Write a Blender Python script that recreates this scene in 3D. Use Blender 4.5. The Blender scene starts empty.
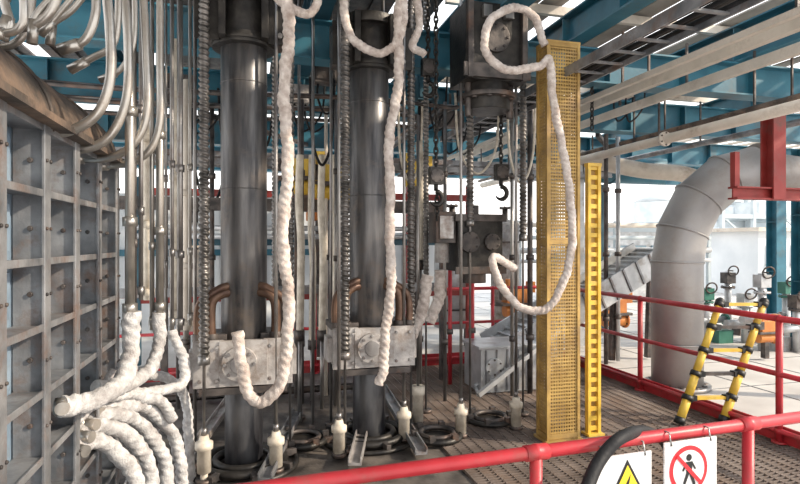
import bpy, math, random
from mathutils import Vector, Matrix
random.seed(7)
H=1.7; F=560.0; YAW=math.radians(15)
cs,sn=math.cos(YAW),math.sin(YAW)
def W(px,py,d):
    """survey helper: photo measurement + real distance -> building-aligned world metres"""
    X=(px-400)/F*d; Z=H-(py-242)/F*d
    return Vector((X*cs+d*sn, -X*sn+d*cs, Z))
def gx(px,d):
    v=W(px,242,d); return v.x,v.y
sc=bpy.context.scene
# ---------------- materials
def mat(name,c1,c2=None,rough=.5,metal=0,scale=6,bump=.0,bscale=40,spec=.5,stretch=(1,1,1),lo=.35,hi=.65,grime=None,gs=2.5,glo=.52,ghi=.7):
    m=bpy.data.materials.new(name); m.use_nodes=True
    nt=m.node_tree; b=nt.nodes['Principled BSDF']
    b.inputs['Roughness'].default_value=rough; b.inputs['Metallic'].default_value=metal
    b.inputs['Specular IOR Level'].default_value=spec
    c2=c2 or c1
    tc=nt.nodes.new('ShaderNodeTexCoord'); mp=nt.nodes.new('ShaderNodeMapping')
    mp.inputs['Scale'].default_value=stretch
    nt.links.new(tc.outputs['Object'],mp.inputs['Vector'])
    n=nt.nodes.new('ShaderNodeTexNoise'); n.inputs['Scale'].default_value=scale; n.inputs['Detail'].default_value=6
    nt.links.new(mp.outputs[0],n.inputs['Vector'])
    r=nt.nodes.new('ShaderNodeValToRGB')
    r.color_ramp.elements[0].position=lo; r.color_ramp.elements[1].position=hi
    r.color_ramp.elements[0].color=(*c1,1); r.color_ramp.elements[1].color=(*c2,1)
    nt.links.new(n.outputs['Fac'],r.inputs['Fac']); out=r.outputs['Color']
    if grime:
        g=nt.nodes.new('ShaderNodeTexNoise'); g.inputs['Scale'].default_value=gs; g.inputs['Detail'].default_value=9; g.inputs['Roughness'].default_value=.7
        nt.links.new(tc.outputs['Object'],g.inputs['Vector'])
        gr=nt.nodes.new('ShaderNodeValToRGB'); gr.color_ramp.elements[0].position=glo; gr.color_ramp.elements[1].position=ghi
        nt.links.new(g.outputs['Fac'],gr.inputs['Fac'])
        mx=nt.nodes.new('ShaderNodeMix'); mx.data_type='RGBA'
        nt.links.new(gr.outputs['Color'],mx.inputs[0]); nt.links.new(out,mx.inputs[6]); mx.inputs[7].default_value=(*grime,1)
        out=mx.outputs[2]
        if metal>0:
            mr=nt.nodes.new('ShaderNodeMapRange'); mr.inputs['To Min'].default_value=metal; mr.inputs['To Max'].default_value=0
            nt.links.new(gr.outputs['Color'],mr.inputs['Value']); nt.links.new(mr.outputs[0],b.inputs['Metallic'])
    nt.links.new(out,b.inputs['Base Color'])
    if bump>0:
        n2=nt.nodes.new('ShaderNodeTexNoise'); n2.inputs['Scale'].default_value=bscale; n2.inputs['Detail'].default_value=4
        nt.links.new(tc.outputs['Object'],n2.inputs['Vector'])
        bp=nt.nodes.new('ShaderNodeBump'); bp.inputs['Strength'].default_value=bump; bp.inputs['Distance'].default_value=.01
        nt.links.new(n2.outputs['Fac'],bp.inputs['Height']); nt.links.new(bp.outputs[0],b.inputs['Normal'])
    return m
M={}
RU=(.15,.08,.05)
M['column']=mat('electrode_steel',(.055,.055,.06),(.17,.165,.165),.38,.65,4,.15,20,stretch=(4,4,.45),grime=(.16,.12,.09),gs=3.2,glo=.5,ghi=.78)
M['col_low']=mat('electrode_lower_steel',(.03,.03,.036),(.11,.11,.115),.38,.6,3,.2,20,stretch=(3,3,.7))
M['black']=mat('black_oily_steel',(.013,.012,.012),(.05,.045,.04),.45,.4,9,.3,40)
M['iron']=mat('dark_iron',(.05,.046,.046),(.14,.12,.11),.5,.5,9,.3,40,grime=RU)
M['stainless']=mat('stainless_pipe',(.40,.38,.35),(.60,.57,.53),.3,.85,6,.05,60,grime=(.22,.17,.13),gs=3,glo=.48,ghi=.72)
M['rod']=mat('steel_rod',(.18,.17,.17),(.45,.43,.41),.35,.8,8,.1,60,stretch=(1,1,.3),grime=RU,gs=3)
M['ribbed']=mat('ribbed_conduit_steel',(.08,.075,.07),(.27,.25,.235),.38,.7,8)
M['wrap']=mat('white_fibre_wrap',(.50,.42,.38),(.76,.69,.64),.95,0,22,.6,110,spec=.1,lo=.3,hi=.65,grime=(.30,.22,.18),gs=7,glo=.47,ghi=.74)
M['wrapg']=mat('grey_fibre_wrap',(.38,.37,.37),(.66,.65,.645),.95,0,22,.6,110,spec=.1,lo=.3,hi=.65,grime=(.24,.21,.20),gs=7,glo=.47,ghi=.74)
M['teal']=mat('teal_paint',(.018,.11,.165),(.04,.175,.24),.45,0,3,.1,30,grime=(.08,.095,.095),gs=1.6)
M['teald']=mat('dark_teal_paint',(.015,.06,.09),(.03,.10,.14),.5,0,3,.1,30)
M['red']=mat('red_paint',(.38,.02,.028),(.53,.035,.048),.42,0,5,.08,30,grime=(.26,.08,.065),gs=6,glo=.5,ghi=.75)
M['redd']=mat('red_oxide_paint',(.23,.025,.02),(.33,.04,.035),.55,0,5,.1,30,grime=(.15,.06,.05))
M['yellow']=mat('yellow_paint',(.62,.38,.04),(.82,.56,.09),.45,0,6,.1,30,grime=(.36,.24,.09))
M['brass']=mat('ochre_perforated_sheet',(.36,.22,.065),(.58,.38,.12),.5,.2,5,.1,30,grime=(.24,.15,.07),gs=3,glo=.48,ghi=.7)
M['rust']=mat('rusty_plate',(.035,.029,.026),(.13,.10,.08),.7,.1,5,.8,18,grime=(.20,.135,.095),gs=4,glo=.5,ghi=.66)
M['rib']=mat('weathered_rib_steel',(.16,.165,.175),(.36,.36,.37),.42,.45,6,.3,30,grime=(.17,.11,.085),gs=3.5,glo=.5,ghi=.66)
M['cell']=mat('blue_grey_panel',(.13,.20,.28),(.32,.41,.50),.35,.15,3,.2,20,grime=(.16,.15,.15),gs=4,glo=.54,ghi=.76)
M['copper']=mat('brown_copper_tube',(.09,.05,.036),(.20,.12,.08),.4,.5,8,.1,40)
M['block']=mat('cast_grey_block',(.32,.30,.29),(.56,.53,.51),.5,.4,7,.3,40,grime=(.20,.15,.12),gs=4,glo=.48,ghi=.68)
M['cream']=mat('cream_paint',(.50,.44,.37),(.68,.61,.53),.55,0,4,.1,30,grime=(.34,.27,.21),gs=2)
M['insul']=mat('cream_insulator',(.52,.45,.36),(.78,.71,.60),.5,0,12,.2,60)
M['duct']=mat('lagged_duct_sheet',(.28,.27,.27),(.42,.41,.40),.45,.4,2,.15,10,grime=(.24,.20,.17),gs=2,glo=.48,ghi=.76)
M['alu']=mat('galvanised_sheet',(.38,.39,.40),(.60,.61,.62),.38,.5,4,.1,30,grime=(.28,.24,.2),gs=3)
M['grate']=mat('grating_steel',(.13,.10,.085),(.31,.25,.215),.6,.3,3,grime=(.22,.15,.11),gs=2)
M['plate']=mat('sooty_floor_plate',(.03,.026,.024),(.18,.155,.135),.55,.1,4,.5,25)
M['pit']=mat('pit_floor',(.04,.035,.032),(.09,.08,.07),.8,0,3)
M['conc']=mat('pale_concrete',(.50,.47,.44),(.66,.63,.59),.85,0,1.2,.2,12)
M['wallp']=mat('pale_cladding',(.62,.65,.67),(.76,.78,.79),.6,0,1.0,.1,10)
M['haze']=mat('plant_haze_pale',(.55,.60,.62),(.70,.73,.74),.7,0,2)  # pale tone stands in for distance haze, painted into the colour
M['haze2']=mat('plant_haze_grey',(.40,.46,.49),(.52,.57,.59),.7,0,2)  # greyer tone, likewise paled in the colour to suggest haze
M['roof']=mat('weathered_roof_sheet',(.24,.21,.18),(.40,.36,.32),.7,0,2,.2,10)
M['white']=mat('white_board',(.68,.68,.68),(.78,.78,.78),.4,grime=(.52,.50,.47),gs=9)
M['signy']=mat('sign_yellow',(.85,.6,.03)); M['signr']=mat('sign_red',(.7,.02,.03)); M['signk']=mat('sign_black',(.01,.01,.01))
M['rubber']=mat('dark_rubber',(.008,.008,.009),(.022,.022,.024),.6,0,10,.2,60,spec=.25)
M['glass']=mat('window_glass_blue',(.20,.28,.34),(.28,.38,.43),.15)
M['green']=mat('green_machine_paint',(.03,.14,.10),(.05,.2,.15),.45)
M['orange']=mat('orange_paint',(.50,.16,.04),(.65,.25,.06),.5)
# ---------------- mesh builder
class MB:
    def __init__(s): s.v=[];s.f=[];s.m=[];s.s=[];s.k=[]
    def mi(s,k):
        if k not in s.k: s.k.append(k)
        return s.k.index(k)
    def add(s,vs,fs,k,sm=False):
        o=len(s.v); s.v+= [Vector(v) for v in vs]; i=s.mi(k)
        for f in fs: s.f.append([o+a for a in f]); s.m.append(i); s.s.append(sm)
    def box(s,c,z,k,rot=None):
        c=Vector(c); x,y,h=z[0]/2,z[1]/2,z[2]/2
        vs=[Vector((a*x,b*y,e*h)) for a in(-1,1) for b in(-1,1) for e in(-1,1)]
        if rot is not None: vs=[rot@v for v in vs]
        s.add([c+v for v in vs],[(0,1,3,2),(4,6,7,5),(0,4,5,1),(2,3,7,6),(0,2,6,4),(1,5,7,3)],k)
    def frame(s,p0,p1):
        t=(Vector(p1)-Vector(p0)).normalized()
        up=Vector((0,0,1)) if abs(t.z)<.95 else Vector((0,1,0))
        sd=t.cross(up).normalized(); u=sd.cross(t).normalized()
        return t,sd,u
    def beam(s,p0,p1,w,h,k):
        p0=Vector(p0);p1=Vector(p1);t,sd,u=s.frame(p0,p1)
        s.box((p0+p1)/2,((p1-p0).length,w,h),k,Matrix((t,sd,u)).transposed())
    def ibeam(s,p0,p1,w,h,k,t_=.018):
        p0=Vector(p0);p1=Vector(p1);t,sd,u=s.frame(p0,p1)
        s.beam(p0,p1,t_,h-2*t_,k)
        for e in(-1,1): s.beam(p0+u*e*(h/2-t_/2),p1+u*e*(h/2-t_/2),w,t_,k)
        L=(p1-p0).length;n=int(L/.9)
        for i in range(1,n):
            c=p0.lerp(p1,i/n); s.box(c,(.012,w*.9,h-2*t_),k,Matrix((t,sd,u)).transposed())
    def tube(s,pts,r,k,n=10,rf=None,cap=True):
        pts=[Vector(p) for p in pts]; N=len(pts)
        T=[(pts[min(i+1,N-1)]-pts[max(i-1,0)]).normalized() for i in range(N)]
        a=Vector((0,0,1)) if abs(T[0].z)<.9 else Vector((1,0,0))
        u=(a-T[0]*a.dot(T[0])).normalized(); vs=[];L=0
        for i in range(N):
            if i: 
                L+=(pts[i]-pts[i-1]).length
                u=(u-T[i]*u.dot(T[i])).normalized()
            w=T[i].cross(u)
            for j in range(n):
                th=2*math.pi*j/n; rr=rf(L,th,i/(N-1)) if rf else (r[i] if isinstance(r,list) else r)
                vs.append(pts[i]+u*math.cos(th)*rr+w*math.sin(th)*rr)
        fs=[(i*n+j,i*n+(j+1)%n,(i+1)*n+(j+1)%n,(i+1)*n+j) for i in range(N-1) for j in range(n)]
        s.add(vs,fs,k,True)
        if cap:
            o=len(s.v)-N*n; i=s.mi(k)
            s.f.append([o+j for j in range(n)][::-1]); s.m.append(i); s.s.append(False)
            s.f.append([o+(N-1)*n+j for j in range(n)]); s.m.append(i); s.s.append(False)
    def cyl(s,p0,p1,r,k,r2=None,n=20): s.tube([p0,p1],[r,r if r2 is None else r2],k,n)
    def ring(s,c,ax,R,r,k,n=28,m=8):
        c=Vector(c);ax=Vector(ax).normalized();a=Vector((0,0,1)) if abs(ax.z)<.9 else Vector((1,0,0))
        u=(a-ax*a.dot(ax)).normalized();w=ax.cross(u);vs=[]
        for i in range(n):
            t=2*math.pi*i/n;d=u*math.cos(t)+w*math.sin(t)
            for j in range(m):
                q=2*math.pi*j/m; vs.append(c+d*(R+r*math.cos(q))+ax*r*math.sin(q))
        s.add(vs,[(i*m+j,((i+1)%n)*m+j,((i+1)%n)*m+(j+1)%m,i*m+(j+1)%m) for i in range(n) for j in range(m)],k,True)
    def sph(s,c,r,k,n=12,m=8,sq=(1,1,1)):
        c=Vector(c);vs=[];fs=[]
        for i in range(m+1):
            p=math.pi*i/m
            for j in range(n):
                t=2*math.pi*j/n; vs.append(c+Vector((r*sq[0]*math.sin(p)*math.cos(t),r*sq[1]*math.sin(p)*math.sin(t),r*sq[2]*math.cos(p))))
        for i in range(m):
            for j in range(n): fs.append((i*n+j,(i+1)*n+j,(i+1)*n+(j+1)%n,i*n+(j+1)%n))
        s.add(vs,fs,k,True)
    def flange(s,c,ax,R,th,k,nb=8,bk='iron'):
        c=Vector(c);ax=Vector(ax).normalized()
        s.cyl(c-ax*th/2,c+ax*th/2,R,k,n=28)
        a=Vector((0,0,1)) if abs(ax.z)<.9 else Vector((1,0,0))
        u=(a-ax*a.dot(ax)).normalized();w=ax.cross(u)
        for i in range(nb):
            t=2*math.pi*i/nb;p=c+(u*math.cos(t)+w*math.sin(t))*R*.82
            s.cyl(p-ax*(th/2+.012),p+ax*(th/2+.012),R*.09+.003,bk,n=6)
    def build(s,name,bevel=0):
        xs=[v.x for v in s.v];ys=[v.y for v in s.v];zs=[v.z for v in s.v]
        c=Vector(((min(xs)+max(xs))/2,(min(ys)+max(ys))/2,min(zs)))
        me=bpy.data.meshes.new(name); me.from_pydata([v-c for v in s.v],[],s.f)
        for k in s.k: me.materials.append(M[k])
        me.polygons.foreach_set('material_index',s.m); me.polygons.foreach_set('use_smooth',s.s); me.update()
        o=bpy.data.objects.new(name,me); o.location=c; sc.collection.objects.link(o)
        if bevel:
            b=o.modifiers.new('bevel','BEVEL'); b.width=bevel; b.segments=2; b.limit_method='ANGLE'; b.angle_limit=math.radians(60)
        return o
def cr(P,step=.02):
    P=[Vector(p) for p in P]; P=[2*P[0]-P[1]]+P+[2*P[-1]-P[-2]]; out=[]
    for i in range(1,len(P)-2):
        a,b,c,d=P[i-1:i+3]; n=max(2,int((c-b).length/step))
        for j in range(n):
            t=j/n; out.append(.5*((2*b)+(c-a)*t+(2*a-5*b+4*c-d)*t*t+(3*b-a-3*c+d)*t**3))
    out.append(P[-2]); return out
def px_path(L,d=None): return [W(p[0],p[1],p[2] if len(p)>2 else d) for p in L]
def roperf(r,pitch):
    ph=random.random()*9
    def f(L,th,t):
        s=abs(math.sin(1.5*th+math.pi*L/pitch))
        return r*(.87+.17*s+.05*math.sin(L*19+ph+th*2)+.045*math.sin(L*53+ph-th)+.03*math.sin(L*131+ph*2+th*3))
    return f
def hose(name,L,d,rpx,k='wrap',dd=None,f=.82):
    b=MB(); dm=dd or d; r=rpx/F*dm*f
    P=cr(px_path(L,d),.008)
    ph=random.random()*6
    for i,p in enumerate(P): p.x+=.008*math.sin(i*.06+ph)+.003*math.sin(i*.23+ph); p.z+=.003*math.sin(i*.17+ph)
    b.tube(P,r,k,18,roperf(r,r*1.3)); return b.build(name)
def pipe(name,L,d,r,k='stainless',ends=True):
    b=MB(); P=cr(px_path(L,d),.025); b.tube(P,r,k,12)
    if ends:
        for e,f in((0,3),(-1,-4)): 
            if len(P)>6: b.cyl(P[e],P[f],r*1.45,k,n=8)
    return b.build(name)
# ---------------- ground / decks
b=MB(); b.box((1.7,3.2,-.65),(5.5,8.4,.1),'pit'); b.build('pit_floor')
b=MB(); b.box((19.5,15,-.08),(30.2,50,.1),'conc'); b.box((-8,24,-.08),(24.8,33,.1),'conc')
for i in range(14): b.box((4.6+i*1.2,12,-.027),(.012,20,.006),'rib')
for i in range(18): b.box((14,3+i*1.2,-.027),(19,.012,.006),'rib')
b.build('ground')
b=MB()
x0,x1,y0,y1=1.55,4.4,3.0,7.4
y=y0
while y<=y1: b.box(((x0+x1)/2,y,-.015),(x1-x0,.006,.03),'grate'); y+=.04
x=x0
while x<=x1: b.box((x,(y0+y1)/2,-.012),(.008,y1-y0,.024),'grate'); x+=.1
for x in(1.55,2.98,4.4): b.beam((x,y0,-.1),(x,y1,-.1),.08,.14,'grate')
for y in(3,4.5,6,7.4): b.beam((x0,y,-.11),(x1,y,-.11),.07,.12,'grate')
b.build('grating_deck')
b=MB(); b.box((0,5.2,-.04),(3.1,4.6,.04),'plate'); b.build('furnace_floor_plate')
# ---------------- ribbed panel
b=MB(); xw=-.82; ribs=[1.34,1.76,2.18,2.62,3.04,3.46,3.9]; zs=[.02,.27,.54,.81,1.08,1.35,1.62,1.9,2.17]; dp=.115
b.box((xw-dp-.02,2.62,1.1),(.03,2.6,2.18),'cell')
for i,y in enumerate(ribs):
    b.box((xw-dp/2,y,1.1),(dp,.018,2.18),'rib')
    b.box((xw+.005,y+.0,1.1),(.014,.07,2.18),'rib')
    for z in zs[:-1]:
        b.cyl((xw-.05,y-.009,z+.135),(xw-.05,y-.02,z+.135),.012,'iron',n=6)
        for e in(-.022,.022): b.cyl((xw+.01,y+e,z+.135),(xw+.02,y+e,z+.135),.008,'iron',n=6)
for z in zs:
    for i in range(len(ribs)-1):
        b.box((xw-dp/2,(ribs[i]+ribs[i+1])/2,z),(dp,ribs[i+1]-ribs[i]-.018,.014),'rib')
        b.box((xw+.002,(ribs[i]+ribs[i+1])/2,z),(.010,ribs[i+1]-ribs[i]-.07,.03),'rib')
        yy=(ribs[i]+ribs[i+1])/2
        if z<2: b.box((xw-dp+.005,yy,z+.135),(.02,.30,.19),'cell')
b.build('ribbed_furnace_panel',.003)
b=MB(); N=14
for j in range(N):
    a0=math.radians(-5+j*7);a1=math.radians(-5+(j+1)*7);R=.62
    def q(a,y,rr=R): return (xw-.62+rr*math.cos(a),y,2.21+rr*math.sin(a)*.68)
    b.add([q(a0,1.2),q(a1,1.2),q(a1,3.95),q(a0,3.95),q(a0,1.2,R-.03),q(a1,1.2,R-.03),q(a1,3.95,R-.03),q(a0,3.95,R-.03)],[(0,3,2,1),(4,5,6,7),(2,3,7,6),(0,1,5,4)],'rust')
for y in(1.8,2.7,3.6): b.tube([q(math.radians(-5+j*7),y,R+.004) for j in range(N+1)],.010,'rust',6)
b.box((xw-.06,2.6,2.195),(.26,2.7,.03),'rust')
for i in range(9): b.cyl((xw+.02,1.5+i*.28,2.21),(xw+.02,1.5+i*.28,2.235),.018,'iron',n=6)
b.build('rusty_furnace_shell')
# ---------------- stainless water pipes
SP=[([(104,-30),(110,30),(110,80),(96,115),(65,132),(30,130)],2.5,.022),
([(122,-30),(128,40),(126,100),(108,138),(78,150),(52,145)],2.8,.022),
([(142,-30),(146,50),(147,110),(135,142),(108,158),(70,158)],3.1,.022),
([(160,-30),(160,60),(160,120),(150,150),(128,163),(95,166)],3.4,.022),
([(-20,18),(20,28),(48,15),(66,-25)],2.2,.018),
([(32,44),(34,20),(52,-2),(85,-25)],2.2,.014),
([(50,45),(52,25),(72,10),(100,-25)],2.4,.014),
([(60,50),(85,40),(96,10),(92,-25)],2.4,.018),
([(-20,48),(12,45),(28,24),(34,-25)],2.3,.016),
([(2,40),(10,24),(4,0),(6,-25)],2.1,.016),
([(70,70),(92,58),(112,46),(118,20),(118,-25)],2.6,.016),
([(20,-25),(24,10),(18,30),(-20,36)],2.0,.014),
([(40,35),(60,12),(74,-6),(80,-25)],2.3,.012),([(100,80),(120,70),(134,40),(134,-25)],2.9,.014)]
for L,d,r in SP: pipe('steel_water_pipe',L,d,r)
for px,yt,yb,d,r,k in [(130,-40,318,3.05,.026,'stainless'),(141,-40,300,3.3,.013,'rod'),(152,-40,330,3.5,.014,'stainless'),(160,20,315,3.5,.024,'stainless'),(172,-40,330,3.8,.014,'rod'),(180,-40,330,3.9,.02,'rod'),(190,-40,325,4.0,.012,'stainless'),(135,-40,330,3.4,.01,'iron'),(166,-40,340,3.9,.009,'rod'),(148,60,300,3.9,.03,'insul'),(176,40,320,4.4,.035,'insul'),(187,80,330,4.6,.03,'cream')]:
    b=MB();x,y=gx(px,d);zt=W(px,yt,d).z;zb=W(px,yb,d).z
    b.cyl((x,y,zb),(x,y,zt),r,k,n=12)
    for z in(zb+.03,zb+.5,zb+1.1): b.cyl((x,y,z),(x,y,z+.05),r*1.5,k,n=6)
    b.build('vertical_supply_pipe')
LH=[([(130,312,3.05),(131,350,3.05),(126,378,2.9),(105,395,2.7),(80,403,2.6),(58,407,2.5)],9.5),
([(160,312,3.5),(160,345,3.5),(148,370,3.4),(125,385,3.2),(96,388,3.0)],8),
([(172,330,3.8),(186,365,3.8),(180,385,3.7),(150,392,3.5),(110,396,3.2)],7),
([(90,412,3.2),(120,405,3.3),(150,410,3.5),(176,440,3.7),(182,500,3.7)],8),
([(80,424,3.1),(110,414,3.2),(140,424,3.4),(164,455,3.5),(168,505,3.5)],8.5),
([(74,436,3.0),(100,426,3.1),(128,436,3.2),(150,465,3.3),(153,510,3.3)],9),
([(72,450,2.9),(95,440,3.0),(115,450,3.1),(135,475,3.1),(140,515,3.1)],9),
([(148,375,3.8),(170,380,3.9),(186,400,4.0),(190,440,4.0),(188,500,4.0)],7),
([(60,430,2.7),(80,420,2.8),(98,400,3.0),(112,370,3.1)],4),
([(122,372,3.3),(140,396,3.4),(160,400,3.5),(172,420,3.6)],7)]
for L,r in LH: hose('wrapped_cable',L,3.2,r,'wrapg',f=.86)
b=MB(); 
for i,(px,py,d) in enumerate([(58,407,2.5),(74,436,2.95),(72,450,2.85),(80,424,3.05),(90,412,3.15)]):
    p=W(px,py,d); b.cyl((xw+.02,p.y-.04,p.z),(p.x+.02,p.y,p.z),.03,'stainless',n=12); b.cyl((p.x-.01,p.y,p.z),(p.x+.03,p.y,p.z),.042,'stainless',n=6)
b.build('cable_connector_bank')
# ---------------- electrode columns
def electrode(px,d):
    x,y=gx(px,d); b=MB(); 
    b.tube([(x,y,.9),(x,y,1.35),(x,y,1.36),(x,y,3.3)],[.168,.168,.172,.172],'column',40)
    b.cyl((x,y,-.5),(x,y,.92),.142,'col_low',n=36)
    for z in(2.1,2.9): b.ring((x,y,z),(0,0,1),.171,.005,'column',36,6)
    b.cyl((x,y,3.17),(x,y,3.25),.235,'black',n=32); b.cyl((x,y,3.25),(x,y,3.55),.20,'black',n=32)
    b.cyl((x,y,3.55),(x,y,3.63),.25,'black',n=32)
    for s in(-1,1):
        b.box((x+s*.26,y-.02,3.36),(.13,.26,.30),'iron'); b.box((x+s*.26,y-.16,3.36),(.17,.03,.36),'black')
        for q in(-.12,.12): b.cyl((x+s*.26,y-.18,3.36+q),(x+s*.26,y-.2,3.36+q),.022,'rod',n=6)
        b.box((x+s*.15,y-.22,3.40),(.05,.1,.42),'black')
    b.flange((x,y,3.21),(0,0,1),.245,.03,'black',10)
    z=.82
    for s in(-1,1):
        b.box((x+s*.245,y,z),(.19,.42,.30),'block'); b.box((x+s*.245,y-.215,z),(.21,.03,.34),'block')
        for q in(-.12,.12):
            for w_ in(-.06,.06): b.cyl((x+s*.245+w_,y-.23,z+q),(x+s*.245+w_,y-.25,z+q),.014,'rod',n=6)
        b.box((x+s*.36,y-.05,z-.02),(.05,.22,.2),'block')
        b.box((x+s*.24,y,z+.175),(.24,.3,.05),'iron')
    b.box((x,y-.22,z),(.34,.05,.33),'block'); b.box((x,y-.2,z-.2),(.62,.08,.05),'iron')
    b.box((x,y+.2,z),(.34,.05,.3),'block')
    b.flange((x-.03,y-.26,z),(0,1,0),.125,.035,'block',8,'rod'); b.cyl((x-.03,y-.275,z),(x-.03,y-.30,z),.065,'rod')
    for s in(-1,1):
        for o,rad in((.0,.036),(.09,.03)):
            b.tube(cr([(x+s*(.23+o),y-.15,.98),(x+s*(.235+o),y-.15,1.15),(x+s*(.22+o*.8),y-.15,1.27),(x+s*.15,y-.13,1.32+o*.5),(x+s*.1,y-.1,1.32+o*.5)],.02),rad,'copper',12)
            b.cyl((x+s*(.23+o),y-.15,.97),(x+s*(.23+o),y-.15,1.03),rad*1.3,'iron',n=12)
    for R,r,zz in((.30,.035,.03),(.21,.03,.04),(.40,.02,.0)): b.ring((x,y,zz),(0,0,1),R,r,'black',36,8)
    for i in range(8):
        t=i*math.pi/4+.2; b.box((x+.35*math.cos(t),y+.35*math.sin(t),.03),(.12,.04,.05),'iron',Matrix.Rotation(t,3,'Z'))
    b.build('electrode_column',.004)
electrode(244,4.3); electrode(369,4.9)
x,y=gx(487,5.0); b=MB()
b.box((x,y,3.42),(.56,.4,.66),'black'); b.box((x,y-.22,3.16),(.62,.03,.12),'iron'); b.cyl((x,y,2.86),(x,y,3.1),.2,'black',n=28)
b.flange((x,y,2.98),(0,0,1),.26,.04,'iron',10); b.flange((x-.02,y-.22,3.45),(0,1,0),.13,.04,'iron',8)
for s in(-1,1): b.box((x+s*.25,y-.22,3.42),(.05,.05,.66),'iron'); b.cyl((x+s*.2,y-.05,2.8),(x+s*.2,y-.05,3.1),.03,'iron'); b.box((x+s*.1,y-.23,3.66),(.08,.05,.1),'rod')
b.build('electrode_holder',.004)
x,y=gx(468,5.5); b=MB()
b.box((x+.06,y,1.68),(.46,.34,.52),'black'); b.box((x+.06,y-.18,1.93),(.52,.03,.07),'iron'); b.box((x+.06,y-.18,1.43),(.52,.03,.07),'iron')
b.box((x-.27,y,1.84),(.2,.24,.3),'iron'); b.box((x-.27,y-.13,1.84),(.14,.03,.22),'rod'); b.cyl((x-.27,y,1.5),(x-.27,y,1.7),.07,'block')
b.flange((x-.06,y-.19,1.7),(0,1,0),.1,.04,'iron',6); b.flange((x+.17,y-.19,1.7),(0,1,0),.08,.04,'iron',6)
b.cyl((x+.06,y,1.93),(x+.06,y,2.06),.05,'iron'); b.cyl((x+.06,y,1.3),(x+.06,y,1.45),.12,'iron')
b.build('hoist_winch_block',.004)
# ---------------- rods
def rodassembly(px,d,yrt,yrb,yfoot,ribbed=True,r=.022,foot=True):
    x,y=gx(px,d); zt=W(px,yrt,d).z; zb=W(px,yrb,d).z; zf=max(W(px,yfoot,d).z,.03); b=MB()
    b.cyl((x,y,0),(x,y,zt+.2),.011 if ribbed else .014,'rod',n=10)
    if ribbed:
        n=int((zt-zb)/.006); P=[(x,y,zb+(zt-zb)*i/n) for i in range(n+1)]
        b.tube(P,r,'ribbed',12,lambda L,th,t:r*(.74+.42*abs(math.sin(math.pi*(L/.040)+th/2))))
        b.cyl((x,y,zb-.06),(x,y,zb),r*1.3,'rod',n=8)
    b.cyl((x,y,0),(x,y,.03),.06,'iron',n=12) 
    if foot:
        b.tube([(x,y,zf),(x,y,zf+.16),(x,y,zf+.165),(x,y,zf+.21),(x,y,zf+.215),(x,y,zf+.26)],[.048,.048,.062,.062,.04,.03],'insul',18)
        b.cyl((x,y,zf+.26),(x,y,zf+.31),.022,'rod',n=6)
        b.cyl((x,y,0),(x,y,zf),.026,'insul',n=8)
    b.build('ribbed_guide_rod' if ribbed else 'tie_rod')
rodassembly(204,3.95,-60,356,472,True,.033)
rodassembly(290,4.55,-60,300,470,True,.030,False)
rodassembly(345,4.55,-60,352,462,True,.035,False)
rodassembly(411,5.0,-60,330,452,True,.032,False)
rodassembly(470,5.3,-40,220,448,True,.032,False)
rodassembly(523,5.5,30,235,436,True,.032,False)
rodassembly(275,4.9,-60,330,436,True,.026,False)
rodassembly(426,5.6,-40,300,436,True,.026,False)
for px,d,yf in [(276,4.15,466),(339,4.45,454),(404,4.8,450),(461,4.9,442),(516,5.1,434)]: rodassembly(px,d,-60,200,yf,False)
for px,d in [(313,5.0),(195,4.3),(331,5.2),(299,5.4),(383,5.4)]: rodassembly(px,d,-60,200,400,False,foot=False)
x,y=gx(418,5.3); b=MB(); b.tube([(x,y,0),(x,y,.25),(x,y,.26),(x,y,.34)],[.05,.05,.065,.065],'insul',16); b.cyl((x,y,.34),(x,y,2.9),.014,'rod'); b.build('tie_rod')
# ---------------- wrapped hoses
hose('wrapped_hose',[(268,-30),(275,-5),(290,8),(308,14),(318,-2),(310,-30)],3.8,5.5)
hose('wrapped_hose',[(282,-30),(288,30),(285,100),(287,180),(283,250),(289,310),(286,360),(276,390),(258,402),(247,390),(243,366),(238,332)],3.75,7.4)
hose('wrapped_hose',[(340,-30),(344,10),(352,36),(368,50),(384,52),(398,38),(404,10),(402,-30)],4.3,5.2)
hose('wrapped_hose',[(402,-30),(399,30),(397,90),(389,150),(390,210),(391,270),(386,330),(384,368),(378,384)],4.3,6)
hose('wrapped_hose',[(424,55),(412,45),(420,20),(412,-30)],4.5,4.8)
hose('wrapped_hose',[(516,268,4.6),(494,258,4.5),(500,285,4.5),(522,308,4.5),(548,308,4.5),(564,280,4.5),(572,235,4.5),(570,190,4.5),(562,150,4.5),(554,100,4.5),(549,60,4.5),(538,66,4.5),(510,70,4.4),(490,58,4.4),(485,36,4.4),(494,16,4.4),(514,8,4.5),(534,16,4.6),(545,45,4.6)],4.5,5)
hose('wrapped_hose',[(428,275,5.2),(424,305,5.2),(414,330,5.2),(404,345,5.1)],5.2,7)
hose('wrapped_hose',[(440,270,5.5),(438,300,5.5),(430,322,5.5)],5.5,7)
for px,d,y2 in[(300,5.3,330),(322,5.7,330),(335,5.9,330),(420,5.7,260),(312,6.0,340)]:
    x,y=gx(px,d); b=MB(); z0=W(px,y2,d).z
    b.tube(cr([(x,y,z0),(x+.01,y,z0+.8),(x-.01,y,z0+1.2),(x,y,W(px,155,d).z)],.02),.036,'insul',12); 
    b.cyl((x,y,z0-.1),(x,y,z0),.045,'iron'); b.cyl((x,y,0),(x,y,z0),.02,'rod')
    b.build('insulated_bus_tube')
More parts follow.
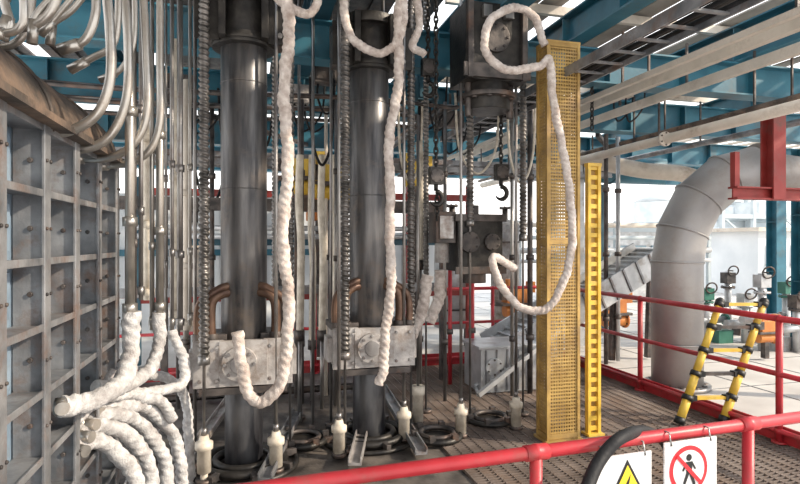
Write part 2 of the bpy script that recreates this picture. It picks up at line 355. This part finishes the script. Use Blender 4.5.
# ---------------- chains
def chain(px,d,yt,yb,name='lifting_chain',hook=True):
    x,y=gx(px,d); zt=W(px,yt,d).z; zb=W(px,yb,d).z; b=MB(); z=zt;i=0
    while z>zb:
        n=14; P=[]
        for j in range(n+1):
            t=2*math.pi*j/n; u=.017*math.cos(t); v=.034*math.sin(t)
            P.append((x+(u if i%2 else 0),y+(0 if i%2 else u),z+v))
        b.tube(P,.0085,'black',6,cap=False); z-=.048;i+=1
    if hook:
        b.box((x,y,zb-.07),(.12,.07,.15),'black'); b.flange((x,y-.035,zb-.07),(0,1,0),.06,.02,'iron',5); b.cyl((x,y,zb-.2),(x,y,zb-.12),.02,'black',n=10)
        P=[(x+.06*math.sin(t),y,zb-.265+.06*math.cos(t)) for t in [i*.35 for i in range(0,13)]]
        b.tube(P,[.022]*9+[.018,.014,.01,.006],'black',10)
    b.build(name)
chain(436,4.9,-30,168); chain(437,4.95,195,222,'short_chain',False); chain(501,5.3,110,165); chain(428,5.05,-30,60); chain(592,6.0,60,130,hook=False)
# ---------------- perforated post
x,y=gx(558,4.85); w=.29; dpp=.16; zt=3.4; b=MB()
X0,X1,Y0,Y1=x-w/2,x+w/2,y-dpp/2,y+dpp/2
for X in(X0,X1):
    for Y in(Y0,Y1): b.box((X,Y,zt/2),(.026,.026,zt),'brass')
for a in range(1,12):
    X=X0+w*a/12; b.box((X,Y0,zt/2),(.011,.004,zt),'brass'); b.box((X,Y1,zt/2),(.011,.004,zt),'brass')
for a in range(1,7): 
    Y=Y0+dpp*a/7
    for X in(X0,X1): b.box((X,Y,zt/2),(.004,.011,zt),'brass')
z=.02
while z<zt:
    b.box((x,Y0,z),(w,.005,.013),'brass'); b.box((x,Y1,z),(w,.005,.013),'brass')
    for X in(X0,X1): b.box((X,y,z),(.005,dpp,.013),'brass')
    z+=.03
for z in(.05,1.7,3.38):
    b.box((x,Y0-.006,z),(w+.02,.01,.04),'brass'); b.box((X0-.006,y,z),(.01,dpp,.04),'brass')
b.box((x,y,.01),(w+.06,dpp+.06,.02),'brass'); b.box((x,y,zt),(w+.03,dpp+.03,.02),'brass')
b.build('perforated_guard_column')
x,y=gx(593,4.95); b=MB(); zt=2.38
for s in(-1,1): b.box((x+s*.05,y,zt/2),(.03,.05,zt),'yellow')
b.box((x,y+.02,zt/2),(.1,.004,zt),'brass')
z=.06
while z<zt: b.box((x,y,z),(.10,.03,.04),'yellow'); z+=.085
b.box((x,y,zt),(.14,.06,.03),'yellow'); b.box((x,y,.01),(.16,.12,.02),'yellow')
b.build('yellow_ladder_rack',.003)
# ---------------- railings
def railing(name,p0,p1,posts,zz=(1.05,.58,.1),r=.024,toe=None):
    b=MB(); p0=Vector(p0);p1=Vector(p1)
    for z in zz:
        b.tube([p0+Vector((0,0,z)),p1+Vector((0,0,z))],r if z>1 else r*.85,'red',12)
        for e in(p0,p1): b.sph(e+Vector((0,0,z)),r,'red')
    for t in posts:
        p=p0.lerp(p1,t); b.cyl((p.x,p.y,0),(p.x,p.y,1.05),r,'red',n=12); b.cyl((p.x,p.y,0),(p.x,p.y,.015),.06,'red')
        for z in zz: b.sph((p.x,p.y,z),r*1.25,'red')
    if toe: b.box(toe[0],toe[1],'red')
    b.build(name)
railing('red_railing',(4.33,2.2,0),(4.33,7.2,0),[0,.31,.66,1],r=.028,toe=((4.36,4.7,.07),(.012,5.0,.14)))
railing('red_railing',(-2,7.3,0),(4.25,7.3,0),[.05,.25,.45,.65,.85],toe=((1.1,7.34,.08),(6.3,.012,.16)))
b=MB(); a=Vector((-.7,1.515,1.035)); c=Vector((3.4,1.735,1.035)); ax=(c-a).normalized()
b.tube([a,c],.021,'red',16); b.tube([a-Vector((0,0,.5)),c-Vector((0,0,.5))],.019,'red',12)
def on(px):
    q=(px-400)/F; dx,dy=q*cs+sn,-q*sn+cs
    det=ax.x*(-dy)+dx*ax.y; t=((-a.x)*(-dy)+dx*(-a.y))/det
    return a+ax*t
for px in(536,748): 
    p=on(px); b.cyl((p.x,p.y,0),(p.x,p.y,1.03),.020,'red',n=14); b.sph(p,.027,'red'); b.flange((p.x,p.y,.01),(0,0,1),.06,.02,'red',4)
    b.cyl(p-ax*.04,p+ax*.04,.025,'red',n=16)
p=on(290); b.cyl((p.x-.0,p.y,0),(p.x,p.y,1.03),.020,'red',n=14)
q0=on(540); b.tube([on(250)+Vector((0,.055,-.02)),q0+Vector((0,.055,-.02))],.018,'red',14)
b.build('front_red_railing')
b=MB(); b.box((1.3,1.6,-.03),(6,1.0,.06),'grate'); b.build('walkway_floor')
def sign(pxc,kind,name,wd=.228,drop=.03):
    p=on(pxc); b=MB(); yb=p.y-.034; ht=.36; zc=1.035-drop-ht/2
    ang=math.atan2(ax.y,ax.x); R=Matrix.Rotation(ang,3,'Z')
    def T(u,v,l): return Vector((p.x,yb,zc))+R@Vector((u,-l,v))
    b.box(T(0,0,0),(wd,.006,ht),'white',R)
    for u in(-wd*.38,wd*.38): b.tube([T(u,ht/2-.012,.005),T(u,ht/2+.03,-.006),T(u,ht/2+.03,-.06),T(u,ht/2-.012,-.012)],.003,'rod',6)
    def poly(pts,l,k): b.add([T(u,v,.003+l*.0012) for u,v in pts],[list(range(len(pts)))],k)
    def disc(cu,cv,r,l,k,n=40): poly([(cu+r*math.cos(2*math.pi*i/n),cv+r*math.sin(2*math.pi*i/n)) for i in range(n)],l,k)
    if kind=='tri':
        cy=.065
        for r,l,k in((.108,1,'signk'),(.09,2,'signy')):
            poly([(.012+r*math.sin(t),cy-.01+r*math.cos(t)) for t in(0,-2.0944,2.0944)],l,k)
        poly([(.024,cy+.05),(-.01,cy-.005),(.01,cy-.005),(.0,cy-.045),(.034,cy+.012),(.015,cy+.012)],3,'signk')
    else:
        cy=.080; disc(-.012,cy,.082,1,'signr'); disc(-.012,cy,.067,2,'white')
        P=lambda L,l: poly([(u-.012,v) for u,v in L],l,'signk')
        disc(-.012,cy+.042,.012,3,'signk',20)
        P([(-.014,cy+.028),(.014,cy+.028),(.012,cy-.012),(-.012,cy-.012)],3)
        P([(-.014,cy+.028),(-.03,cy-.0),(-.024,cy-.004),(-.010,cy+.018)],3.1)
        P([(.014,cy+.028),(.03,cy+.002),(.025,cy-.002),(.010,cy+.018)],3.1)
        P([(-.012,cy-.01),(.002,cy-.01),(-.018,cy-.052),(-.028,cy-.05)],3.2)
        P([(-.002,cy-.01),(.012,cy-.01),(.028,cy-.05),(.018,cy-.055)],3.3)
        s_=.7071*.072; o=.007
        poly([(-.012-s_-o*.7,cy+s_-o*.7),(-.012-s_+o*.7,cy+s_+o*.7),(-.012+s_+o*.7,cy-s_+o*.7),(-.012+s_-o*.7,cy-s_-o*.7)],4,'signr')
    b.build(name)
sign(617,'tri','electrical_hazard_sign',.22,.030); sign(683,'ped','no_pedestrians_sign',.225,.012)
b=MB(); b.tube(cr(px_path([(560,640,1.5),(580,520,1.6),(590,480,1.68),(604,454,1.74),(624,436,1.8),(648,432,2.05),(668,450,2.3),(680,520,2.4)]),.02),.020,'rubber',14); b.build('black_rubber_hose')
# ---------------- telescopic ladder
b=MB()
A0,A1=W(680,420,5.2),W(720,302,5.45); B0,B1=W(724,419,5.25),W(764,302,5.5)
for p0,p1 in((A0,A1),(B0,B1)):
    n=5
    for i in range(n):
        q0=p0.lerp(p1,i/n);q1=p0.lerp(p1,(i+1)/n); rr=.040-.002*i
        b.cyl(q0,q1,rr,'yellow',n=16); b.cyl(q1.lerp(q0,.2),q1,rr+.012,'signk',n=16)
    b.cyl(p0-(p1-p0)*.03,p0+(p1-p0)*.02,.048,'signk',n=16); b.sph(p1,.045,'signk')
for i in range(5):
    t=(i+.9)/5; b.beam(A0.lerp(A1,t),B0.lerp(B1,t),.05,.028,'iron' if i%2 else 'yellow'); 
    for e in(.12,.88):
        c=A0.lerp(A1,t).lerp(B0.lerp(B1,t),e); b.box(c,(.05,.06,.05),'signk')
b.build('telescopic_ladder')
# ---------------- duct (mitred elbow)
b=MB(); d=6.7; r=.285
P=px_path([(677,386),(677,262),(682,232),(698,200),(724,178),(756,170)],d)
P[0].z=-.03
b.tube(P,r,'duct',40,cap=True)
for i in range(1,5): 
    t=(P[i+1]-P[i-1]).normalized(); b.ring(P[i],t,r+.003,.012,'duct',40,6)
b.cyl(P[-1],P[-1]+Vector((.07,.0,0)),r+.035,'duct',n=40)
b.tube([P[-1],P[-1]+Vector((2.2,.4,-.05))],.23,'duct',32)
for z in(.5,1.0): b.ring((P[0].x,P[0].y,z),(0,0,1),r+.003,.008,'duct',40,6)
b.flange((P[0].x,P[0].y,.0),(0,0,1),r+.08,.04,'duct',12)
b.build('extraction_duct')
b=MB(); x,y=gx(773,5.9); zb=W(0,194,5.9).z
b.ibeam((x,y,zb-.06),(x,y,W(0,116,5.9).z),.16,.16,'redd')
xl,yl=gx(706,6.1); b.ibeam((xl,y,zb),(x+1.4,y,zb),.12,.13,'redd'); b.ibeam((x+1.0,y,0),(x+1.0,y,zb-.07),.14,.14,'redd')
b.beam((xl+.03,y,zb+.06),(xl+.03,y,zb+.42),.06,.06,'redd')
b.build('red_support_frame')
b=MB(); b.tube([W(556,168,10.8),W(665,172,10.3)],.24,'teal',24); b.ring(W(610,170,10.55),(1,0,0),.24,.03,'teald'); b.beam((W(600,170,10.6).x,W(600,170,10.6).y,0),W(600,185,10.6),.2,.2,'teald'); b.build('blue_duct')
b=MB(); P=px_path([(580,158,9.2),(640,170,9.1),(690,176,9.1),(730,200,9.1)]); b.tube(cr(P,.05),.13,'cream',20); b.beam((P[0].x,P[0].y,0),P[0],.1,.1,'alu'); b.build('cream_branch_pipe')
b=MB(); p0=W(498,378,7.5); p1=W(655,258,8.3); p0.z=.2
t,sd,u=b.frame(p0,p1); Rm=Matrix((t,sd,u)).transposed(); L=(p1-p0).length
b.beam(p0,p1,.62,.24,'alu')
for i in range(23): b.box(p0.lerp(p1,i/22)+u*.12,(.035,.66,.06),'alu',Rm)
for s in(-1,1):
    b.beam(p0+sd*s*.33+u*.08,p1+sd*s*.33+u*.08,.03,.34,'alu')
    for i in range(12): b.box(p0.lerp(p1,(i+.5)/12)+sd*s*.35+u*.08,(.03,.03,.34),'rib',Rm)
for f in(.3,.7,.95):
    c=p0.lerp(p1,f); b.beam((c.x,c.y,0),c-u*.12,.08,.08,'iron')
b.build('inclined_cable_trough',.003)
b=MB(); x,y=gx(508,6.6)
b.box((x,y,.26),(.9,.5,.5),'alu'); b.box((x,y,.52),(.98,.58,.03),'alu')
for i in range(7): b.box((x-.39+i*.13,y-.255,.26),(.02,.02,.46),'rib')
b.flange((x-.3,y-.27,.3),(0,1,0),.1,.03,'alu',6)
b.build('sheet_metal_cabinet',.004)
b=MB(); p0=W(478,395,6.0); p1=W(560,330,6.5); p0.z=.06
b.beam(p0,p1,.05,.05,'alu'); b.beam(p0+Vector((.1,.3,0)),p1+Vector((.1,.3,0)),.05,.05,'alu')
for i in range(7): b.beam(p0.lerp(p1,i/6),p0.lerp(p1,i/6)+Vector((.1,.3,0)),.03,.03,'alu')
b.beam((p1.x,p1.y,0),p1,.05,.05,'iron'); b.build('sloping_cable_ladder')
# ---------------- steel structure
def ib(name,p0,p1,w,h,k): b=MB(); b.ibeam(p0,p1,w,h,k); b.build(name)
ib('steel_girder',(-3,5.2,3.54),(6.5,5.2,3.54),.22,.36,'teal')
ib('steel_girder',(-4,7.0,3.50),(9,7.0,3.50),.22,.44,'teal')
ib('steel_girder',(-4,9.6,3.50),(12,9.6,3.50),.24,.44,'teal')
ib('steel_girder',(-4,12.5,3.47),(16,12.5,3.47),.24,.5,'teal')
for xx,k,w,h in[(2.2,'teal',.24,.42),(3.2,'teal',.18,.3),(5.4,'teal',.24,.42),(7.6,'teal',.2,.35),(.6,'teald',.2,.3),(-.1,'teald',.1,.2),(-1.6,'teal',.2,.3)]:
    ib('longitudinal_beam',(xx,3.4 if xx<2 else 2.4,3.725+h/2),(xx,12.5,3.725+h/2),w,h,k)
for xx,z,w,h in[(3.8,3.28,.07,.12),(3.5,3.22,.05,.05),(4.25,3.25,.05,.09)]:
    b=MB(); b.beam((xx,2.5,z),(xx,10,z),w,h,'cream'); 
    for yy in(2.9,4.7,6.6,9.2): b.beam((xx,yy,z),(xx,yy,z+.45),.02,.02,'iron')
    b.build('cream_crane_rail')
b=MB(); b.tube([(4.65,2.5,2.9),(4.75,11,2.9)],.055,'cream',20)
for yy in(3.5,5.5,7.5,9.5): b.flange((4.67,yy,2.9),(0,1,0),.085,.03,'cream',6); b.beam((4.67,yy+.1,2.95),(4.67,yy+.1,3.7),.02,.02,'iron')
b.build('overhead_pipe')
b=MB(); b.tube([(5.6,3,3.15),(5.6,11,3.15)],.05,'cream',16); b.tube([(6.2,3,3.1),(6.2,12,3.1)],.04,'rib',16); b.tube([(5.1,3,3.1),(5.1,12,3.1)],.03,'rust',12)
for yy in(4.7,6.6,9.2):
    for xx in(5.1,5.6,6.2): b.beam((xx,yy,3.1),(xx,yy,3.7),.02,.02,'iron')
b.build('overhead_pipe')
for xx,yy in[(-3.4,7.0),(8.6,7.0),(-3.4,9.6),(2.9,12.5),(11,9.6),(-3.4,12.5),(7.2,12.5)]:
    b=MB(); b.ibeam((xx,yy,0),(xx,yy,3.2),.26,.26,'teal'); b.box((xx,yy,.01),(.4,.4,.02),'teald'); b.build('steel_column')
b=MB(); xx=-3.5; i=0
while xx<2.0:
    if i%6!=3: b.box((xx,7.0,4.22),(.12,8.4,.03),'iron'); b.box((xx+.12,7.0,4.25),(.12,8.4,.03),'iron')
    xx+=.24; i+=1
b.build('ceiling')
b=MB(); b.box((-1,.4,4.3),(6.5,4.8,.06),'roof'); b.build('unseen_shade_ceiling')  # out-of-view ceiling above the camera, added to block overhead fill light
b=MB(); xx=2.0
while xx<9:
    if int(round(xx/.3))%5 not in(2,3): b.box((xx,5.4,4.36),(.15,6.4,.02),'roof'); b.box((xx+.15,5.4,4.39),(.15,6.4,.02),'roof')
    xx+=.3
for yy in(3,4.2,5.6,7.4,8.4): b.beam((2,yy,4.28),(9,yy,4.28),.06,.1,'cream')
xx=9.3
while xx<15: b.box((xx,9,4.3),(.2,8,.03),'cream'); xx+=.5
b.build('roof_sheeting')
for p0,p1 in[((1.0,5.4,3.25),(2.1,6.85,3.25)),((2.4,5.4,3.28),(3.2,6.8,3.28)),((-.6,7.3,3.3),(.9,9.3,3.3)),((5.0,7.3,3.3),(6.8,9.3,3.3))]:
    b=MB(); b.beam(p0,p1,.06,.06,'iron'); b.build('diagonal_brace')
for i in range(7):
    b=MB(); z=3.10+.05*(i%3); y=5.5+i*.18
    b.tube(cr([(-2.5,y,z),(-1,y+.02,z-.02),(1,y,z+.03),(2.0,y,z),(2.1,y+.3,z+.05),(2.12,y+2,z+.05)],.06),.022,['iron','rib','copper'][i%3],8)
    b.build('overhead_conduit')
def tray(p0,p1,name='cable_tray'):
    b=MB(); p0=Vector(p0);p1=Vector(p1); t,sd,u=b.frame(p0,p1)
    for s in(-1,1): b.beam(p0+sd*s*.15,p1+sd*s*.15,.015,.08,'rib')
    n=int((p1-p0).length/.25)
    for i in range(n+1): b.beam(p0.lerp(p1,i/n)-sd*.15-u*.02,p0.lerp(p1,i/n)+sd*.15-u*.02,.03,.015,'rib')
    for j in range(5): b.tube([p0.lerp(p1,q/8)+sd*(-.11+.055*j)+u*(.01+random.uniform(-.006,.01)) for q in range(9)],.018,random.choice(['rubber','black','insul','rust']),8)
    for i in range(0,n,5): 
        c=p0.lerp(p1,i/n); b.beam(c+sd*.15,c+sd*.15+Vector((0,0,.25)),.015,.015,'iron')
    b.build(name)
tray((-2.6,7.8,2.75),(5.5,7.8,2.75)); tray((2.75,2.6,3.15),(2.75,7.5,3.15)); tray((-2.6,8.8,3.0),(7,8.8,3.0))
for px,py,d,sx,sz,k in[(325,70,5.9,.25,.3,'iron'),(300,95,6.3,.2,.2,'block'),(425,90,6.2,.22,.26,'teald'),(450,120,6.8,.3,.2,'iron'),(620,90,7.4,.3,.2,'cream'),(180,90,6.0,.3,.3,'iron'),(530,120,6.9,.2,.3,'block')]:
    p=W(px,py,d); b=MB(); b.box(p,(sx,.16,sz),k); b.box(p+Vector((0,-.085,0)),(sx*.8,.012,sz*.8),k); b.beam(p+Vector((0,0,sz/2)),(p.x,p.y,3.5),.03,.03,'iron')
    for e in(-.3,.3): b.tube(cr([p+Vector((sx*e,0,-sz/2)),p+Vector((sx*e,0,-sz/2-.15)),p+Vector((sx*e+.1,.05,-sz/2-.3)),p+Vector((sx*e+.3,.05,-sz/2-.1)),p+Vector((sx*e+.35,.05,.2))],.03),.012,'rubber',8)
    b.build('junction_box',.004)
for px,d in[(192,6.2),(218,6),(310,5.6),(398,6.1),(455,6.2),(507,6),(544,6.4)]:
    p=W(px,60,d); b=MB(); dx=random.uniform(.2,.6); sag=random.uniform(.5,1.3)
    b.tube(cr([(p.x,p.y,3.35),(p.x+dx*.1,p.y,3.35-sag*.7),(p.x+dx*.5,p.y,3.35-sag),(p.x+dx*.9,p.y,3.35-sag*.7),(p.x+dx,p.y,3.35)],.03),.014,random.choice(['rubber','rubber','insul']),8); b.build('hanging_cable')
def actuator(px,d,zc,s=1,k='yellow'):
    x,y=gx(px,d); b=MB()
    b.box((x,y,zc+.22*s),(.34*s,.2*s,.2*s),k); b.cyl((x-.17*s,y,zc),(x+.2*s,y,zc),.09*s,k); b.box((x,y,zc+.1*s),(.5*s,.26*s,.04*s),'iron'); b.flange((x+.2*s,y,zc),(1,0,0),.12*s,.03,k,6)
    b.cyl((x-.1*s,y,zc+.32*s),(x-.1*s,y,zc+.46*s),.05*s,k); b.box((x,y,(zc-.08*s)/2),(.08,.08,zc-.08*s),'iron'); b.box((x+.25*s,y,zc+.34*s),(.1*s,.12*s,.16*s),k); b.box((x-.22*s,y-.1*s,zc+.24*s),(.12*s,.08*s,.14*s),'iron')
    b.build('yellow_valve_actuator' if k=='yellow' else 'orange_pump_motor',.004)
actuator(298,6.15,2.3,.95); actuator(332,6.25,2.25,.95); actuator(414,7.4,2.5,.8); actuator(318,8.3,2.1,1,'orange')
actuator(613,9.3,.4,1.1,'orange'); actuator(515,9,.6,1.1,'orange'); actuator(765,8.2,.3,.8,'orange')
b=MB(); b.beam((-2.2,6.55,2.12),(2.3,6.55,2.12),.12,.14,'iron'); b.beam((-2.2,6.55,1.15),(2.3,6.55,1.15),.08,.10,'rib')
for xx in(-2.2,-.9,.35,1.3,2.3): b.beam((xx,6.55,0),(xx,6.55,2.05),.07,.07,'iron')
b.build('equipment_support_frame')
b=MB(); 
for xx in(-1.5,.4,2.4,3.4): b.beam((xx,8.4,0),(xx,8.4,2.6),.09,.09,'redd' if xx>2 else 'teald')
for z,k in((.9,'redd'),(1.7,'teald'),(2.4,'redd')): b.beam((-1.5,8.4,z),(3.4,8.4,z),.07,.1,k)
for z in(1.78,1.9): b.tube([(-1.5,8.3,z),(3.5,8.3,z)],.04,'alu',12)
b.build('pipe_rack')
for px,d,r,h,k in[(452,9.3,.30,2.0,'alu'),(505,9.9,.25,2.0,'block'),(195,8.9,.28,1.9,'cream')]:
    x,y=gx(px,d); b=MB(); b.cyl((x,y,.3),(x,y,h),r,k,n=28); b.sph((x,y,h),r,k,24,12,(1,1,.4)); b.ring((x,y,h-.3),(0,0,1),r,.015,'iron'); b.ring((x,y,.6),(0,0,1),r,.015,'iron'); b.cyl((x,y,h),(x,y,h+.3),.05,'iron'); b.flange((x,y,h+.3),(0,0,1),.1,.03,'iron',6)
    for i in range(3): t=i*2.09; b.beam((x+r*.8*math.cos(t),y+r*.8*math.sin(t),-.03),(x+r*.8*math.cos(t),y+r*.8*math.sin(t),.35),.05,.05,'iron')
    b.build('pressure_vessel')
for px,d,k,r in[(178,5.7,'rod',.02),(186,6.0,'stainless',.03),(212,6.2,'iron',.025),(302,5.9,'iron',.02),(326,6.2,'cream',.02),(336,5.8,'rod',.018),(420,6.2,'iron',.025),(445,6.0,'rod',.02),(512,6.2,'stainless',.02),(530,6.3,'iron',.03),(472,6.8,'red',.03),(450,6.7,'red',.025),(606,7.8,'iron',.03),(618,8.0,'alu',.03)]:
    x,y=gx(px,d); b=MB()
    h=1.4 if k=='red' else 3.2
    b.cyl((x,y,0),(x,y,h),r,k,n=10)
    for z in(.6,1.5,2.4):
        if z<h: b.cyl((x,y,z),(x,y,z+.06),r*1.6,'iron',n=8)
    b.build('riser_pipe')
b=MB(); xx=-4.5
b.box((-1.6,11.3,1.3),(7.0,.04,2.6),'wallp')
while xx<1.9: b.box((xx,11.27,1.3),(.06,.03,2.6),'wallp'); xx+=.3
b.box((-1.6,11.25,1.5),(7.0,.06,.12),'teal')
b.build('wall_back')
b=MB(); b.box((3.3,11.2,.95),(2.4,.05,1.9),'wallp')
for i in range(9): b.box((2.2+i*.28,11.16,.95),(.04,.03,1.9),'alu')
b.build('wall_panel')
for p0,p1,k in[((-.55,3.9,.05),(-.15,6.4,.05),'block'),((.1,4.0,.05),(.45,5.5,.05),'rib'),((.75,4.1,.05),(1.15,5.5,.05),'block'),((-.9,6.3,.04),(1.5,6.3,.04),'iron'),((-.75,3.7,.04),(-.8,5.2,.04),'block'),((1.3,4.2,.04),(1.45,6.2,.04),'rib')]:
    b=MB(); b.beam(p0,p1,.10,.02,k)
    t,sd,u=b.frame(p0,p1)
    for s in(-1,1): b.beam(Vector(p0)+sd*s*.045+u*.02,Vector(p1)+sd*s*.045+u*.02,.01,.05,k)
    b.build('floor_channel')
for px,d in[(437,4.85),(490,5.3),(302,4.75)]:
    x,y=gx(px,d); b=MB(); s=.72
    b.ring((x,y,.03),(0,0,1),.28*s,.035*s,'black',36); b.ring((x,y,.05),(0,0,1),.2*s,.02,'iron',36); b.cyl((x,y,-.02),(x,y,.02),.19*s,'black',n=30)
    for i in range(6): t=i*1.047; b.box((x+.28*s*math.cos(t),y+.28*s*math.sin(t),.06),(.05,.05,.05),'iron')
    b.build('furnace_port_ring')
for px,d,h,k in[(706,9.6,.9,'green'),(728,10.4,1.15,'iron'),(745,9.6,.8,'alu'),(762,8.9,1.2,'alu'),(786,9.8,1.0,'green'),(797,8.8,.85,'iron')]:
    x,y=gx(px,d); b=MB(); b.cyl((x,y,-.03),(x,y,h),.06,'alu'); b.flange((x,y,h*.75),(0,0,1),.12,.03,k,6); b.box((x,y,h*.9),(.2,.16,.2),k)
    b.ring((x+.0,y-.12,h+.02),(.3,1,.2),.09,.013,'iron'); b.cyl((x,y,h+.02),(x-.01,y-.12,h+.02),.012,'iron'); b.tube([(x-.4,y,h*.4),(x+.4,y,h*.4)],.06,'alu',14); b.flange((x+.4,y,h*.4),(1,0,0),.1,.03,k,6); b.box((x+.3,y,.08),(.3,.25,.22),k)
    b.build('yard_valve')
b=MB(); 
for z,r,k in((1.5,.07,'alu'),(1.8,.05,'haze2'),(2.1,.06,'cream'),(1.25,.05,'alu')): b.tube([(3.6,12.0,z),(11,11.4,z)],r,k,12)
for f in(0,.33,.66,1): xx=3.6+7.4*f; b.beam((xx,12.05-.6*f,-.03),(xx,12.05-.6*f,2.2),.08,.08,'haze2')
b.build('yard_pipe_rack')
b=MB(); x,y=gx(800,20)
b.box((x,y,1.0),(7,3,2.1),'wallp'); b.box((x,y,2.1),(7.4,3.4,.12),'cream')
for i in range(7): b.box((x-2.9+i*1.0,y-1.52,1.3),(.6,.06,.6),'glass'); b.box((x-2.9+i*1.0,y-1.55,.97),(.7,.05,.06),'alu')
b.build('site_building')
b=MB(); x,y=gx(600,17)
b.box((x,y,1.0),(3.0,2,2.0),'alu'); b.box((x,y,2.05),(3.2,2.2,.12),'haze2')
for i in range(5): b.box((x-1.2+i*.6,y-1.03,1.1),(.4,.05,1.0),'glass')
b.build('control_cabin')
# distant plant, haze painted in by pale colour: silos and open steel frame
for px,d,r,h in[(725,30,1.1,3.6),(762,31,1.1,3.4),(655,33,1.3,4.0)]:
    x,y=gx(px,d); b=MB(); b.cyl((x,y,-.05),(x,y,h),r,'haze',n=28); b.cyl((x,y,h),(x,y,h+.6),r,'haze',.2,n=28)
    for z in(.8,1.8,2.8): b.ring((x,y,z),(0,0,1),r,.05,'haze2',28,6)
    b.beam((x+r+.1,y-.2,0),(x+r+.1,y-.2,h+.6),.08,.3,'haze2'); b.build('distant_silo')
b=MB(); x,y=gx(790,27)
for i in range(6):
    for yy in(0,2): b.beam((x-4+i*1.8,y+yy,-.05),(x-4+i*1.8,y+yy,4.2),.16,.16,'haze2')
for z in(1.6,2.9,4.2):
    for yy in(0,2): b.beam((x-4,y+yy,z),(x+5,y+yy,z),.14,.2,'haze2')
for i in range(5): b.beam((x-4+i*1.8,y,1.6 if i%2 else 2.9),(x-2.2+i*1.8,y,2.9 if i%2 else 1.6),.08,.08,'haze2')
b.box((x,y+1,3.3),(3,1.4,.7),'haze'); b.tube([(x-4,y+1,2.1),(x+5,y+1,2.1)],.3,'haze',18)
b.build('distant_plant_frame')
# ---------------- lights / world / camera
w=bpy.data.worlds.new('overcast_sky'); sc.world=w; w.use_nodes=True
nt=w.node_tree; bg=nt.nodes['Background']; tc=nt.nodes.new('ShaderNodeTexCoord'); sx=nt.nodes.new('ShaderNodeSeparateXYZ'); rp=nt.nodes.new('ShaderNodeValToRGB')
nt.links.new(tc.outputs['Generated'],sx.inputs[0]); nt.links.new(sx.outputs['Z'],rp.inputs['Fac']); nt.links.new(rp.outputs[0],bg.inputs['Color'])
rp.color_ramp.elements[0].color=(1,.965,.92,1); rp.color_ramp.elements[1].color=(.75,.86,1,1)
bg.inputs['Strength'].default_value=1.9
l=bpy.data.lights.new('sun','SUN'); l.energy=4.8; l.angle=.03; l.color=(1,.87,.70)
o=bpy.data.objects.new('sun',l); sc.collection.objects.link(o)
o.rotation_euler=Vector((-.80,.42,-.50)).to_track_quat('-Z','Y').to_euler()
cam=bpy.data.cameras.new('camera'); co=bpy.data.objects.new('camera',cam); sc.collection.objects.link(co)
cam.sensor_width=36; cam.lens=F/800*36; cam.clip_start=.05; cam.clip_end=200
co.location=(0,0,H); co.rotation_euler=(math.radians(90),0,-YAW); sc.camera=co
sc.view_settings.view_transform='Standard'
sc.view_settings.exposure=0.12
